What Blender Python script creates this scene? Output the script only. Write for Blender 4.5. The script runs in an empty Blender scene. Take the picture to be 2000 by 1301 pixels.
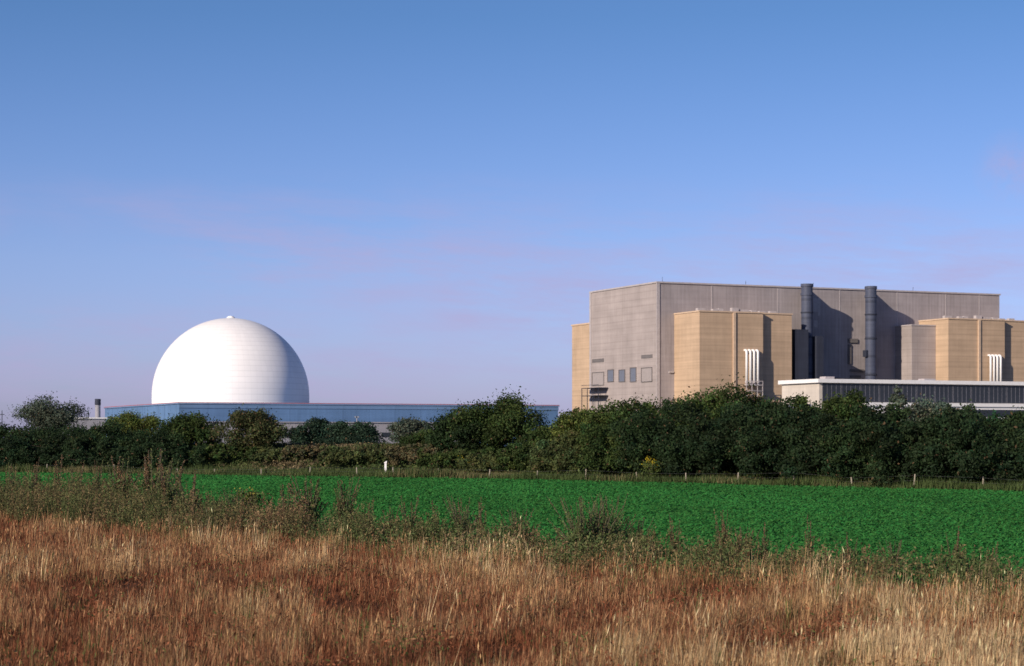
import bpy, math, random
import numpy as np
from mathutils import Vector
rng = np.random.default_rng(7)
random.seed(7)
scene = bpy.context.scene
col = scene.collection
F = 3889.0; HZ = 858.0; CAMZ = 3.0
PI = math.pi

# ---------------------------------------------------------------- helpers
def tag(o, label=None, cat=None, group=None, kind=None):
    if label: o['label'] = label
    if cat: o['category'] = cat
    if group: o['group'] = group
    if kind: o['kind'] = kind
    return o

def empty(name, loc, rz=0, label=None, cat=None, group=None):
    o = bpy.data.objects.new(name, None); col.objects.link(o)
    o.location = loc; o.rotation_euler = (0, 0, rz); o.empty_display_size = 0.5
    return tag(o, label, cat, group)

class MB:
    def __init__(s): s.v = []; s.f = []
    def box(s, x0, x1, y0, y1, z0, z1):
        b = len(s.v)
        s.v += [(x0,y0,z0),(x1,y0,z0),(x1,y1,z0),(x0,y1,z0),(x0,y0,z1),(x1,y0,z1),(x1,y1,z1),(x0,y1,z1)]
        s.f += [tuple(b+i for i in q) for q in ((0,3,2,1),(4,5,6,7),(0,1,5,4),(1,2,6,5),(2,3,7,6),(3,0,4,7))]
        return s
    def prism(s, pts, z0, z1):
        b = len(s.v); n = len(pts)
        s.v += [(x,y,z0) for x,y in pts] + [(x,y,z1) for x,y in pts]
        s.f.append(tuple(b+i for i in reversed(range(n)))); s.f.append(tuple(b+n+i for i in range(n)))
        for i in range(n):
            j = (i+1) % n
            s.f.append((b+i, b+j, b+n+j, b+n+i))
        return s
    def tube(s, pts, rad, seg=8, caps=True):
        pts = [Vector(p) for p in pts]
        if not hasattr(rad, '__len__'): rad = [rad]*len(pts)
        rings = []
        ref = Vector((0.13, 0.31, 0.94)) if abs((pts[-1]-pts[0]).normalized().z) < 0.8 else Vector((1,0.1,0))
        for i, p in enumerate(pts):
            d = (pts[min(i+1, len(pts)-1)] - pts[max(i-1, 0)]).normalized()
            a = d.cross(ref).normalized(); c = d.cross(a)
            b = len(s.v); rings.append(b)
            for k in range(seg):
                t = 2*PI*k/seg
                s.v.append(tuple(p + (a*math.cos(t) + c*math.sin(t))*rad[i]))
        for i in range(len(pts)-1):
            for k in range(seg):
                k2 = (k+1) % seg
                s.f.append((rings[i]+k, rings[i]+k2, rings[i+1]+k2, rings[i+1]+k))
        if caps:
            s.f.append(tuple(rings[0]+k for k in reversed(range(seg))))
            s.f.append(tuple(rings[-1]+k for k in range(seg)))
        return s
    def lathe(s, prof, seg=48, cx=0, cy=0):
        rings = []
        for r, z in prof:
            b = len(s.v); rings.append(b)
            for k in range(seg):
                t = 2*PI*k/seg
                s.v.append((cx+r*math.cos(t), cy+r*math.sin(t), z))
        for i in range(len(prof)-1):
            for k in range(seg):
                k2 = (k+1) % seg
                s.f.append((rings[i]+k, rings[i]+k2, rings[i+1]+k2, rings[i+1]+k))
        s.f.append(tuple(rings[-1]+k for k in range(seg)))
        return s
    def build(s, name, mat, parent=None, smooth=False):
        me = bpy.data.meshes.new(name); me.from_pydata(s.v, [], s.f); me.update()
        if smooth:
            me.polygons.foreach_set('use_smooth', [True]*len(me.polygons))
        me.materials.append(mat)
        o = bpy.data.objects.new(name, me); col.objects.link(o)
        if parent: o.parent = parent
        return o

def np_mesh(name, V, nper, C, mat, parent=None):
    N = len(V)//nper
    me = bpy.data.meshes.new(name)
    me.vertices.add(N*nper); me.vertices.foreach_set('co', V.astype(np.float32).ravel())
    me.loops.add(N*nper); me.loops.foreach_set('vertex_index', np.arange(N*nper, dtype=np.int32))
    me.polygons.add(N); me.polygons.foreach_set('loop_start', np.arange(0, N*nper, nper, dtype=np.int32))
    me.polygons.foreach_set('loop_total', np.full(N, nper, dtype=np.int32))
    me.update(calc_edges=True)
    at = me.color_attributes.new('Col', 'FLOAT_COLOR', 'POINT')
    c4 = np.ones((N*nper, 4), np.float32); c4[:, :3] = np.repeat(C, nper, axis=0)
    at.data.foreach_set('color', c4.ravel())
    me.materials.append(mat)
    o = bpy.data.objects.new(name, me); col.objects.link(o)
    if parent: o.parent = parent
    return o

def unit(a): return a/np.maximum(np.linalg.norm(a, axis=1, keepdims=True), 1e-9)
def leaves(P, N, L, W):
    R = rng.normal(size=P.shape); A = unit(np.cross(N, R)); B = np.cross(N, A)
    A = A*np.reshape(L, (-1,1)); B = B*np.reshape(W, (-1,1))
    return np.stack([P-A, P-B-A*0.1, P+A, P+B-A*0.1], axis=1).reshape(-1, 3)

def nz(x, y, s, seed=0):
    r = np.random.default_rng(100+seed); out = 0
    for k in range(6):
        a = r.uniform(0, 2*PI); f = s*r.uniform(0.6, 2.2); p = r.uniform(0, 6.28)
        out = out + np.sin((x*math.cos(a)+y*math.sin(a))*f + p + 1.3*np.sin((x*math.sin(a)-y*math.cos(a))*f*0.7+p*2))
    return out/6*1.6

# ---------------------------------------------------------------- terrain functions
FX = [-600,-200,-60,-37,0,28,40,100,400]; FY = [600,290,180,166,141,108,94,60,40]
EX = [-600,-200,-21,-11.5,0,5.5,9.9,14,100]; EY = [400,170,80,66,49,42,37,33,10]
def yf(x): return np.interp(x, FX, FY)
def ye(x): return np.interp(x, EX, EY)
def sm(t): t = np.clip(t, 0, 1); return t*t*(3-2*t)
def ground(x, y):
    d = y - yf(x)
    return 2.1*sm((d-1.5)/14)*(1-sm((d-50)/50)) + 0.25*sm((d-3)/6)*nz(x, y, 0.35, 3)*(1-sm((d-30)/40))
def Yat(px, off):
    k = (px-1000)/F; Y = 160.0
    for _ in range(60): Y = 0.5*Y + 0.5*(float(yf(k*Y)) + off)
    return Y

# ---------------------------------------------------------------- materials
def newmat(name):
    m = bpy.data.materials.new(name); m.use_nodes = True
    nt = m.node_tree; return m, nt, nt.nodes['Principled BSDF']
def mth(nt, op, a, b=None, c=None):
    n = nt.nodes.new('ShaderNodeMath'); n.operation = op
    for i, v in enumerate((a, b, c)):
        if v is None: continue
        if isinstance(v, (int, float)): n.inputs[i].default_value = v
        else: nt.links.new(v, n.inputs[i])
    return n.outputs[0]
def mixc(nt, fac, a, b, mode='MIX'):
    n = nt.nodes.new('ShaderNodeMix'); n.data_type = 'RGBA'; n.blend_type = mode
    for idx, v in ((0, fac), (6, a), (7, b)):
        if isinstance(v, (int, float)): n.inputs[idx].default_value = v
        elif isinstance(v, tuple): n.inputs[idx].default_value = (*v, 1)
        else: nt.links.new(v, n.inputs[idx])
    return n.outputs[2]
def noise(nt, vec, scale, detail=4, rough=0.55):
    n = nt.nodes.new('ShaderNodeTexNoise'); n.inputs['Scale'].default_value = scale
    n.inputs['Detail'].default_value = detail; n.inputs['Roughness'].default_value = rough
    nt.links.new(vec, n.inputs['Vector']); return n.outputs['Fac']
def ramp(nt, fac, lo, hi, a=0.0, b=1.0):
    n = nt.nodes.new('ShaderNodeMapRange'); n.clamp = True
    n.inputs[1].default_value = lo; n.inputs[2].default_value = hi; n.inputs[3].default_value = a; n.inputs[4].default_value = b
    nt.links.new(fac, n.inputs[0]); return n.outputs[0]
def comb(nt, x, y, z=0.0):
    n = nt.nodes.new('ShaderNodeCombineXYZ')
    for i, v in enumerate((x, y, z)):
        if isinstance(v, (int, float)): n.inputs[i].default_value = v
        else: nt.links.new(v, n.inputs[i])
    return n.outputs[0]

def clad(name, base, streak=0.15, band=0.12, jw=0, jh=0, jd=0.12, jt=0.05, rough=0.75, blot=0.12, corr=0.0):
    m, nt, bs = newmat(name)
    tc = nt.nodes.new('ShaderNodeTexCoord'); sp = nt.nodes.new('ShaderNodeSeparateXYZ')
    nt.links.new(tc.outputs['Object'], sp.inputs[0])
    X, Y, Z = sp.outputs
    s = mth(nt, 'ADD', X, Y)
    n1 = noise(nt, comb(nt, s, mth(nt, 'MULTIPLY', Z, 0.05)), 0.9, 4, 0.7)
    n2 = noise(nt, comb(nt, mth(nt, 'MULTIPLY', s, 0.02), Z), 0.9, 3, 0.7)
    n3 = noise(nt, tc.outputs['Object'], 0.12, 5, 0.6)
    f = mth(nt, 'MULTIPLY', ramp(nt, n1, 0.3, 0.7, 1-streak, 1+streak), ramp(nt, n2, 0.3, 0.7, 1-band, 1+band))
    f = mth(nt, 'MULTIPLY', f, ramp(nt, n3, 0.3, 0.7, 1-blot, 1+blot))
    if jw:
        fr = mth(nt, 'FRACT', mth(nt, 'DIVIDE', s, jw))
        f = mth(nt, 'MULTIPLY', f, mth(nt, 'SUBTRACT', 1.0, mth(nt, 'MULTIPLY', mth(nt, 'LESS_THAN', fr, jt), jd)))
    if jh:
        fr = mth(nt, 'FRACT', mth(nt, 'DIVIDE', Z, jh))
        f = mth(nt, 'MULTIPLY', f, mth(nt, 'SUBTRACT', 1.0, mth(nt, 'MULTIPLY', mth(nt, 'LESS_THAN', fr, 0.14), jd)))
    if corr:
        w = mth(nt, 'SINE', mth(nt, 'MULTIPLY', s, 2*PI/1.3))
        f = mth(nt, 'MULTIPLY', f, mth(nt, 'ADD', 1.0, mth(nt, 'MULTIPLY', w, corr)))
    vm = nt.nodes.new('ShaderNodeVectorMath'); vm.operation = 'SCALE'; vm.inputs[0].default_value = base
    nt.links.new(f, vm.inputs['Scale']); nt.links.new(vm.outputs[0], bs.inputs['Base Color'])
    bs.inputs['Roughness'].default_value = rough
    bs.inputs['Specular IOR Level'].default_value = 0.2
    return m

def plain(name, base, rough=0.6, metal=0.0, var=0.12, scale=1.5):
    m, nt, bs = newmat(name)
    tc = nt.nodes.new('ShaderNodeTexCoord')
    n = noise(nt, tc.outputs['Object'], scale, 5)
    vm = nt.nodes.new('ShaderNodeVectorMath'); vm.operation = 'SCALE'; vm.inputs[0].default_value = base
    nt.links.new(ramp(nt, n, 0.3, 0.7, 1-var, 1+var), vm.inputs['Scale']); nt.links.new(vm.outputs[0], bs.inputs['Base Color'])
    bs.inputs['Roughness'].default_value = rough; bs.inputs['Metallic'].default_value = metal
    return m

def leafmat(name, trans=0.25, rough=0.7, spec=0.15, var=0.25):
    m, nt, bs = newmat(name)
    a = nt.nodes.new('ShaderNodeAttribute'); a.attribute_name = 'Col'
    tc = nt.nodes.new('ShaderNodeTexCoord')
    n = noise(nt, tc.outputs['Object'], 1.3, 3)
    vm = nt.nodes.new('ShaderNodeVectorMath'); vm.operation = 'SCALE'
    nt.links.new(a.outputs['Color'], vm.inputs[0]); nt.links.new(ramp(nt, n, 0.3, 0.7, 1-var, 1+var), vm.inputs['Scale'])
    nt.links.new(vm.outputs[0], bs.inputs['Base Color'])
    bs.inputs['Roughness'].default_value = rough; bs.inputs['Specular IOR Level'].default_value = spec
    t = nt.nodes.new('ShaderNodeBsdfTranslucent'); nt.links.new(vm.outputs[0], t.inputs['Color'])
    mx = nt.nodes.new('ShaderNodeMixShader'); mx.inputs[0].default_value = trans
    out = nt.nodes['Material Output']
    nt.links.new(bs.outputs[0], mx.inputs[1]); nt.links.new(t.outputs[0], mx.inputs[2]); nt.links.new(mx.outputs[0], out.inputs['Surface'])
    return m

M = {}
M['main'] = clad('grey_cladding', (0.325,0.288,0.29), 0.14, 0.06, 0, 0, corr=0.03, blot=0.14)
M['side'] = clad('grey_panel_cladding', (0.36,0.31,0.295), 0.08, 0.08, 12.0, 2.2, 0.10, 0.02, blot=0.12)
M['tan'] = clad('tan_blockwork', (0.48,0.345,0.235), 0.07, 0.11, 0, 1.8, 0.09, blot=0.12)
M['tantrim'] = plain('tan_trim', (0.56,0.41,0.29), 0.8)
M['trim'] = plain('pale_trim', (0.42,0.38,0.38), 0.7)
M['sidetrim'] = plain('dull_grey_trim', (0.33,0.29,0.28), 0.7)
M['dark'] = clad('dark_duct_paint', (0.035,0.04,0.06), 0.2, 0.1)
M['stack'] = clad('slate_stack_paint', (0.07,0.08,0.12), 0.15, 0.12, 0, 6.0, 0.3, rough=0.5)
M['white'] = plain('white_paint', (0.82,0.80,0.79), 0.5, var=0.05)
M['cream'] = clad('cream_wall', (0.56,0.50,0.44), 0.05, 0.06, 4.0, 0, 0.08)
M['glass'] = plain('dark_window_glass', (0.03,0.035,0.045), 0.25)
M['bluewin'] = plain('dull_grey_window', (0.15,0.165,0.21), 0.4)
M['louvre'] = clad('louvre_metal', (0.16,0.145,0.145), 0.02, 0.02, 0, 0.6, 0.5)
M['mullion'] = plain('grey_mullion', (0.16,0.16,0.19), 0.5)
M['blue'] = clad('blue_cladding', (0.11,0.20,0.36), 0.08, 0.08, 7.5, 0, 0.14, 0.04, rough=0.5)
M['bluelight'] = clad('pale_blue_band', (0.135,0.225,0.38), 0.05, 0.05, 7.5, 0, 0.1, 0.04, rough=0.5)
M['greywall'] = clad('pale_grey_wall', (0.31,0.30,0.33), 0.05, 0.05, 5.0, 0, 0.1)
M['red'] = plain('red_trim', (0.36,0.12,0.14), 0.5)
M['wood'] = plain('weathered_wood', (0.30,0.26,0.20), 0.9, scale=8)
M['wire'] = plain('galvanised_wire', (0.2,0.2,0.2), 0.5, 0.6)
M['bark'] = plain('bark', (0.09,0.07,0.05), 0.95, scale=4, var=0.3)
M['leaf'] = leafmat('tree_leaves', 0.22)
M['crop'] = leafmat('crop_leaves', 0.35, 0.75, 0.05, 0.04)
M['straw'] = leafmat('dry_grass_blades', 0.25, 0.8)
M['scrub'] = leafmat('scrub_leaves', 0.2)

def dome_mat(R):
    m, nt, bs = newmat('white_dome_panels')
    tc = nt.nodes.new('ShaderNodeTexCoord'); sp = nt.nodes.new('ShaderNodeSeparateXYZ')
    nt.links.new(tc.outputs['Object'], sp.inputs[0]); X, Y, Z = sp.outputs
    r = mth(nt, 'SQRT', mth(nt, 'ADD', mth(nt, 'MULTIPLY', X, X), mth(nt, 'MULTIPLY', Y, Y)))
    lat = mth(nt, 'ARCTAN2', Z, r); lon = mth(nt, 'ARCTAN2', Y, X)
    fl = mth(nt, 'FRACT', mth(nt, 'DIVIDE', lat, math.radians(4.2)))
    fo = mth(nt, 'FRACT', mth(nt, 'DIVIDE', lon, math.radians(4.5)))
    l1 = mth(nt, 'LESS_THAN', fl, 0.12); l2 = mth(nt, 'LESS_THAN', fo, 0.06)
    rowi = mth(nt, 'FLOOR', mth(nt, 'DIVIDE', lat, math.radians(4.2))); coli = mth(nt, 'FLOOR', mth(nt, 'DIVIDE', lon, math.radians(4.5)))
    wn = nt.nodes.new('ShaderNodeTexWhiteNoise'); wn.noise_dimensions = '2D'
    nt.links.new(comb(nt, rowi, coli), wn.inputs['Vector'])
    f = mth(nt, 'SUBTRACT', 1.0, mth(nt, 'ADD', mth(nt, 'MULTIPLY', l1, 0.11), mth(nt, 'MULTIPLY', l2, 0.06)))
    f = mth(nt, 'MULTIPLY', f, ramp(nt, wn.outputs['Value'], 0, 1, 0.97, 1.01))
    n = noise(nt, tc.outputs['Object'], 0.15, 5)
    f = mth(nt, 'MULTIPLY', f, ramp(nt, n, 0.3, 0.7, 0.96, 1.01))
    vm = nt.nodes.new('ShaderNodeVectorMath'); vm.operation = 'SCALE'; vm.inputs[0].default_value = (0.90,0.87,0.85)
    nt.links.new(f, vm.inputs['Scale']); nt.links.new(vm.outputs[0], bs.inputs['Base Color'])
    bs.inputs['Roughness'].default_value = 0.5; bs.inputs['Specular IOR Level'].default_value = 0.2
    return m

# ---------------------------------------------------------------- ground sheet
def make_ground():
    xs = np.concatenate([np.array([-9000,-4000,-1500,-700,-350,-200,-140]), np.arange(-100, 101, 1.6), np.array([140,200,350,700,1500,4000,9000])])
    ys = np.concatenate([np.array([-3000,-600,-100,-20,5,14]), np.arange(20, 260, 1.6), np.array([280,320,400,550,800,1500,4000,14000])])
    GX, GY = np.meshgrid(xs, ys); nx, ny = len(xs), len(ys)
    Z = ground(GX, GY)
    V = np.stack([GX, GY, Z], axis=-1).reshape(-1, 3)
    f = [(j*nx+i, j*nx+i+1, (j+1)*nx+i+1, (j+1)*nx+i) for j in range(ny-1) for i in range(nx-1)]
    me = bpy.data.meshes.new('ground'); me.from_pydata(V.tolist(), [], f); me.update()
    x, y = V[:,0], V[:,1]
    c = np.zeros((len(V), 4), np.float32); c[:,3] = 1
    dry = np.array([0.12,0.055,0.027]); crop = np.array([0.020,0.12,0.022]); bank = np.array([0.055,0.065,0.025])
    a = (y > ye(x)).astype(float)[:,None]; b = sm((y-yf(x)+0.5)/1.5)[:,None]
    base = dry*(1-a) + crop*a; base = base*(1-b) + bank*b
    c[:,:3] = base*(1+0.2*nz(x, y, 0.5, 5))[:,None]
    at = me.color_attributes.new('Col', 'FLOAT_COLOR', 'POINT'); at.data.foreach_set('color', c.ravel())
    m, nt, bs = newmat('field_soil')
    at_ = nt.nodes.new('ShaderNodeAttribute'); at_.attribute_name = 'Col'
    tc = nt.nodes.new('ShaderNodeTexCoord')
    n = noise(nt, tc.outputs['Object'], 3.0, 6, 0.7)
    vm = nt.nodes.new('ShaderNodeVectorMath'); vm.operation = 'SCALE'
    nt.links.new(at_.outputs['Color'], vm.inputs[0]); nt.links.new(ramp(nt, n, 0.3, 0.7, 0.6, 1.4), vm.inputs['Scale'])
    nt.links.new(vm.outputs[0], bs.inputs['Base Color']); bs.inputs['Roughness'].default_value = 0.95
    bs.inputs['Specular IOR Level'].default_value = 0.05
    bp = nt.nodes.new('ShaderNodeBump'); bp.inputs['Strength'].default_value = 0.5; bp.inputs['Distance'].default_value = 0.2
    nt.links.new(n, bp.inputs['Height']); nt.links.new(bp.outputs[0], bs.inputs['Normal'])
    me.materials.append(m)
    o = bpy.data.objects.new('ground', me); col.objects.link(o); o['kind'] = 'structure'
make_ground()

# ---------------------------------------------------------------- the grey concrete station
TH = math.atan2(0.408, 0.913)
A = empty('power_station_building', (46.4, 637, 0), TH, 'massive grey flat-roofed power station block with tan towers and two dark stacks', 'building')
LEN = 134.7; DEP = 48.0; HT = 53.0
MB().box(0.3, LEN, 0, DEP, 0, HT).build('main_block', M['main'], A)
side = MB().box(-0.06, 0.28, 0.35, DEP-0.2, 0, HT-0.1).build('side_cladding', M['side'], A)
r = MB(); r.box(-0.35, LEN+0.3, -0.35, 0.35, HT, HT+0.5); r.box(-0.35, 0.35, 0.36, DEP+0.3, HT, HT+0.5); r.box(LEN-0.4, LEN+0.3, 0.36, DEP+0.3, HT, HT+0.5)
r.build('parapet', M['trim'], A)
MB().box(-0.25, 0.9, -0.25, -0.01, 0, HT-0.02).build('corner_trim', M['trim'], A)
MB().box(-0.30, -0.07, DEP-0.9, DEP+0.2, 0, HT-0.02).build('corner_trim', M['trim'], A)
def sidepanel(name, mat, pxa, pxb, ya, yb, fr=True):
    def solve(px):
        k = (px-1000)/F
        return (46.4-637*k)/(0.408+0.913*k)
    t1, t0 = solve(pxa), solve(pxb); tm = (t0+t1)/2; Dm = 637+0.913*tm
    z1 = 3+(HZ-ya)/F*Dm; z0 = 3+(HZ-yb)/F*Dm
    o = MB().box(-0.14, -0.065, t0, t1, z0, z1).build(name, mat, A)
    if fr:
        g = MB(); e = 0.22
        g.box(-0.3, -0.062, t0-e, t0, z0-e, z1+e); g.box(-0.3, -0.062, t1, t1+e, z0-e, z1+e)
        g.box(-0.3, -0.062, t0, t1, z0-e, z0); g.box(-0.3, -0.062, t0, t1, z1, z1+e)
        g.build('window_frame', M['louvre'], o)
for a_, b_ in ((1188,1199),(1210,1221)): sidepanel('window', M['bluewin'], a_, b_, 723, 745)
sidepanel('window', M['bluewin'], 1232, 1243, 719, 745)
sidepanel('shutter', M['sidetrim'], 1158, 1180, 728, 752); sidepanel('shutter', M['sidetrim'], 1254, 1274, 719, 745)
sidepanel('louvre', M['louvre'], 1157, 1180, 701, 708, False); sidepanel('louvre', M['louvre'], 1253, 1275, 693, 700, False)
g = MB()
for z in (17.6, 20.2):
    g.box(-4.0, -0.35, 34, 47, z, z+0.18)
for t in (34.2, 38.3, 42.6, 46.8):
    g.box(-3.9, -3.7, t, t+0.2, 0, 20.2)
g.box(-4.0, -3.9, 34, 47, 21.2, 21.35)
g.build('access_gantry', M['dark'], A)

def tower(x0, ztop=43.0, w1=23.1, w2=12.0, prot=16.5, y0=0.0):
    yo = y0 - prot
    t = MB().prism([(x0, y0-0.02), (x0, yo), (x0+w1, yo), (x0+w1, yo+2.1), (x0+w1+w2, yo+2.1), (x0+w1+w2, y0-0.02)], 0, ztop).build('boiler_tower', M['tan'], A)
    c = MB(); e = 0.25
    c.prism([(x0-e, y0-0.05), (x0-e, yo-e), (x0+w1+e, yo-e), (x0+w1+e, yo+2.1-e), (x0+w1+w2+e, yo+2.1-e), (x0+w1+w2+e, y0-0.05)], ztop+0.01, ztop+0.45)
    c.build('coping', M['tantrim'], t)
    MB().box(x0+12.0, x0+12.9, yo-0.45, yo-0.01, 0, ztop).build('pilaster', M['tantrim'], t)
    for (a, b, h, s_) in ((3, 4, 1.0, 1.4), (7.5, 3, .8, 1.0), (9.5, 3, 1.0, .8), (14.5, 2.6, 1.3, 1.2), (18, 3, .9, 1.6), (21.5, 3, .8, .9), (26, 5, .7, 1.1), (30, 5, .8, 1.2)):
        MB().box(x0+a-s_, x0+a+s_, yo+b, yo+b+1.4, ztop+0.45, ztop+0.45+h).build('roof_vent', M['trim'], t)
    for k in range(4):
        x = x0+16.3+1.38*k
        pts = [(x, yo+0.3, 31.2)]
        for q in range(7):
            an = q/6*PI/2
            pts.append((x, yo-0.5-0.8*math.sin(an), 31.2-0.8*(1-math.cos(an))))
        pts.append((x, yo-1.3, 20.2))
        MB().tube(pts, 0.40, 12).build('vent_pipe', M['white'], t, True)
        MB().tube([(x, yo-1.3, 20.6), (x, yo-1.3, 21.4)], 0.56, 12).build('pipe_flange', M['trim'], t, True)
    f = MB()
    f.box(x0+15.4, x0+21.6, yo-2.6, yo-0.4, 20.0, 20.3)
    for x in (15.5, 17.5, 19.5, 21.4):
        f.box(x0+x, x0+x+0.2, yo-2.5, yo-2.3, 16.8, 20.0)
        f.box(x0+x, x0+x+0.2, yo-2.6, yo-2.5, 20.3, 21.4)
    f.box(x0+15.4, x0+21.6, yo-2.6, yo-2.45, 18.2, 18.4); f.box(x0+15.4, x0+21.6, yo-2.6, yo-2.5, 21.3, 21.5)
    f.box(x0+15.4, x0+21.6, yo-2.6, yo-0.4, 16.6, 16.8)
    f.build('pipe_platform', M['trim'], t)
    return t
tower(6.25); tower(101.0)
bt = MB().box(1.0, 36, DEP+0.02, DEP+16.5, 0, 42.5).build('boiler_tower', M['tan'], A)
MB().box(0.75, 36.2, DEP+0.3, DEP+16.8, 42.52, 43.05).build('coping', M['tantrim'], bt)
an = MB().box(91.3, 100.95, -9.5, -0.02, 0, 41).build('annex_block', M['side'], A)
MB().box(91.1, 100.9, -9.7, -0.05, 41.01, 41.4).build('coping', M['trim'], an)
for sx, wx in ((50.2, 56.3), (75.0, 81.5)):
    s_ = MB().lathe([(1.85, 0), (1.85, 49.8), (2.1, 49.85), (2.1, 50.6), (1.85, 50.65), (1.85, 52.6), (2.05, 52.7), (2.05, 53.6), (1.6, 53.6), (1.6, 53.0)], 24, sx, -9.5).build('stack', M['stack'], A, False)
    for z in (12, 24, 36, 44):
        MB().lathe([(1.87, z), (2.05, z+0.05), (2.05, z+0.45), (1.87, z+0.5)], 24, sx, -9.5).build('stack_band', M['dark'], s_)
    MB().prism([(sx-1.1, -8.2), (sx+1.1, -8.2), (wx+1.2, -0.05), (wx-1.2, -0.05)], 0, 52.6).build('shadow_slab', M['stack'], A)  # unseen slab added behind the stack, shaped to cast the slanted wall shadow
MB().box(43.2, 48.2, -13.5, -6, 0, 38.5).build('service_duct', M['dark'], A)
MB().box(51.9, 54.6, -12.5, -7.5, 0, 36.5).build('service_duct', M['dark'], A)
MB().box(76.8, 78.6, -11.5, -8.5, 0, 22.5).build('service_duct', M['dark'], A)
MB().box(72.3, 73.2, -10.5, -8.8, 30.2, 32.4).build('bracket', M['dark'], A)
for x, z, w, h in ((58.6, 47.5, 1.8, 4.5), (58.8, 41.3, 1.5, 2.2), (58.8, 33.0, 2.0, 3.0), (58.8, 30, 2.0, 0.8), (58.8, 23.4, 1.8, 4.5), (60.5, 47, .8, 6)):
    MB().box(x, x+w, -0.12, -0.01, z-h/2, z+h/2).build('window', M['trim'], A)
for x, z, w, h in ((72.2, 36, 3.8, 1.4), (72.2, 31.5, 1.2, 6.5), (73, 26, 5.4, .9), (73, 24, 4.2, .9), (66, 22, 3, 3)):
    MB().box(x, x+w, -0.5, -0.01, z-h/2, z+h/2).build('wall_panel', M['louvre'], A)
MB().box(4.2, 5.9, -0.5, -0.01, 24.3, 24.8).build('wall_lamp', M['trim'], A)
for x in (20, 45, 69, 92, 112, 126):
    MB().box(x, x+0.25, -0.1, -0.005, 0, HT-0.05).build('joint_strip', M['trim'], A)
for a_, h_ in ((3,1.5),(34,1.2),(60,1.4),(100,1.2)):
    MB().tube([(a_, 2, HT+0.5), (a_, 2, HT+0.7+h_)], 0.06, 6).build('roof_rod', M['dark'], A)

# ---------------------------------------------------------------- low building with window band
K = empty('turbine_hall', (86.4, 560, 0), TH, 'long low flat-roofed hall with white fascia and dark window band before the grey block', 'building')
MB().box(0, 110, 0, 19.7, 0, 18.9).build('wall', M['cream'], K)
rf = MB().box(-0.9, 110.6, -0.9, 20.4, 18.92, 20.0).build('roof', M['white'], K)
MB().box(6, 9, 6, 9, 20.0, 20.9).build('roof_vent', M['trim'], rf); MB().box(40, 44, 6, 9, 20.0, 20.7).build('roof_vent', M['trim'], rf)
MB().box(14, 110, -3.0, -0.02, 0, 12.4).build('lower_wall', M['white'], K)
MB().box(13.6, 110, -3.4, -0.05, 12.42, 13.4).build('ledge', M['white'], K)
n = 15
for k in range(n):
    x0 = 1.0 + k*6.4
    w = MB().box(x0, x0+6.3, -0.12, -0.01, 13.6, 18.75).build('window', M['glass'], K)
    g = MB()
    for q in range(5): g.box(x0+q*1.5, x0+q*1.5+0.09, -0.18, -0.125, 13.6, 18.75)
    g.build('mullion', M['mullion'], w)
    if k > 2:
        w = MB().box(x0, x0+6.2, -3.12, -3.01, 9.5, 11.6).build('window', M['glass'], K)
MB().box(-0.1, -0.01, 4, 16, 9, 13).build('window', M['bluewin'], K)

# ---------------------------------------------------------------- dome
R = 23.5; dx, dy, dz = (451-1000)/F*600, 600, 16.0
D = empty('reactor_dome', (dx, dy, 0), 0, 'huge white hemispherical reactor containment dome rising behind the blue building', 'dome')
prof = [(R, -dz), (R, 0.0)] + [(R*math.cos(t), R*math.sin(t)) for t in [k*PI/2/48 for k in range(1, 48)]]
dm = MB().lathe(prof, 128).build('dome_shell', dome_mat(R), D, True); dm.location = (0, 0, dz)
cp = MB().lathe([(1.3, R-0.3), (1.3, R+0.25), (0.9, R+0.3), (0.9, R+0.55), (0.2, R+0.6)], 24).build('dome_cap', M['white'], D); cp.location = (0, 0, dz)

# ---------------------------------------------------------------- blue building
B = empty('blue_building', (-86.9, 520, 0), TH, 'long low blue clad building with thin red roof edge in front of the dome', 'building')
MB().box(0, 109.5, 0, 87.6, 0, 12.2).build('wall', M['blue'], B)
MB().box(-0.05, 109.6, -0.15, -0.01, 11.2, 12.1).build('upper_band', M['bluelight'], B)
g = MB(); g.box(-0.3, 109.8, -0.3, 87.9, 12.21, 12.5); g.build('roof', M['bluelight'], B)
g = MB(); g.box(-0.3, 109.8, -0.3, -0.2, 12.52, 12.72); g.box(-0.3, -0.2, -0.19, 87.9, 12.52, 12.72); g.box(109.7, 109.8, -0.19, 87, 12.52, 12.72)
g.build('roof_edge_rail', M['red'], B)
g = MB()
for k in range(14): g.box(-0.08, -0.01, 3+k*6.2, 3.3+k*6.2, 0, 12)
g.build('wall_rib', M['bluelight'], B)
G = empty('grey_annex_building', (-84.0, 508, 0), TH, 'low pale grey building in front of the long blue wall', 'building')
MB().box(6, 76, 0, 10.5, 0, 7.3).build('wall', M['greywall'], G)
MB().box(5.7, 76.3, -0.3, 10.4, 7.32, 7.6).build('roof', M['greywall'], G)
for k in range(9):
    MB().box(12+k*7, 14.4+k*7, -0.1, -0.01, 3.6, 4.8).build('window', M['glass'], G)
C1 = empty('chimney', ((191-1000)/F*560, 560, 0), 0, 'thin pale chimney with dark cap at left end of blue building', 'chimney')
MB().lathe([(0.8, 0), (0.75, 12.6), (0.7, 12.6)], 16).build('shaft', M['greywall'], C1, False)
MB().lathe([(0.85, 12.62), (0.85, 14.3), (0.6, 14.35)], 16).build('cap', M['dark'], C1, False)
S = empty('shed', ((150-1000)/F*545, 545, 0), TH, 'small grey flat-roofed shed left of the blue building', 'shed')
MB().box(-9, 8, 0, 8, 0, 8.6).build('wall', M['greywall'], S); MB().box(-9.3, 8.3, -0.3, 8.3, 8.62, 9.0).build('roof', M['white'], S)
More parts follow.
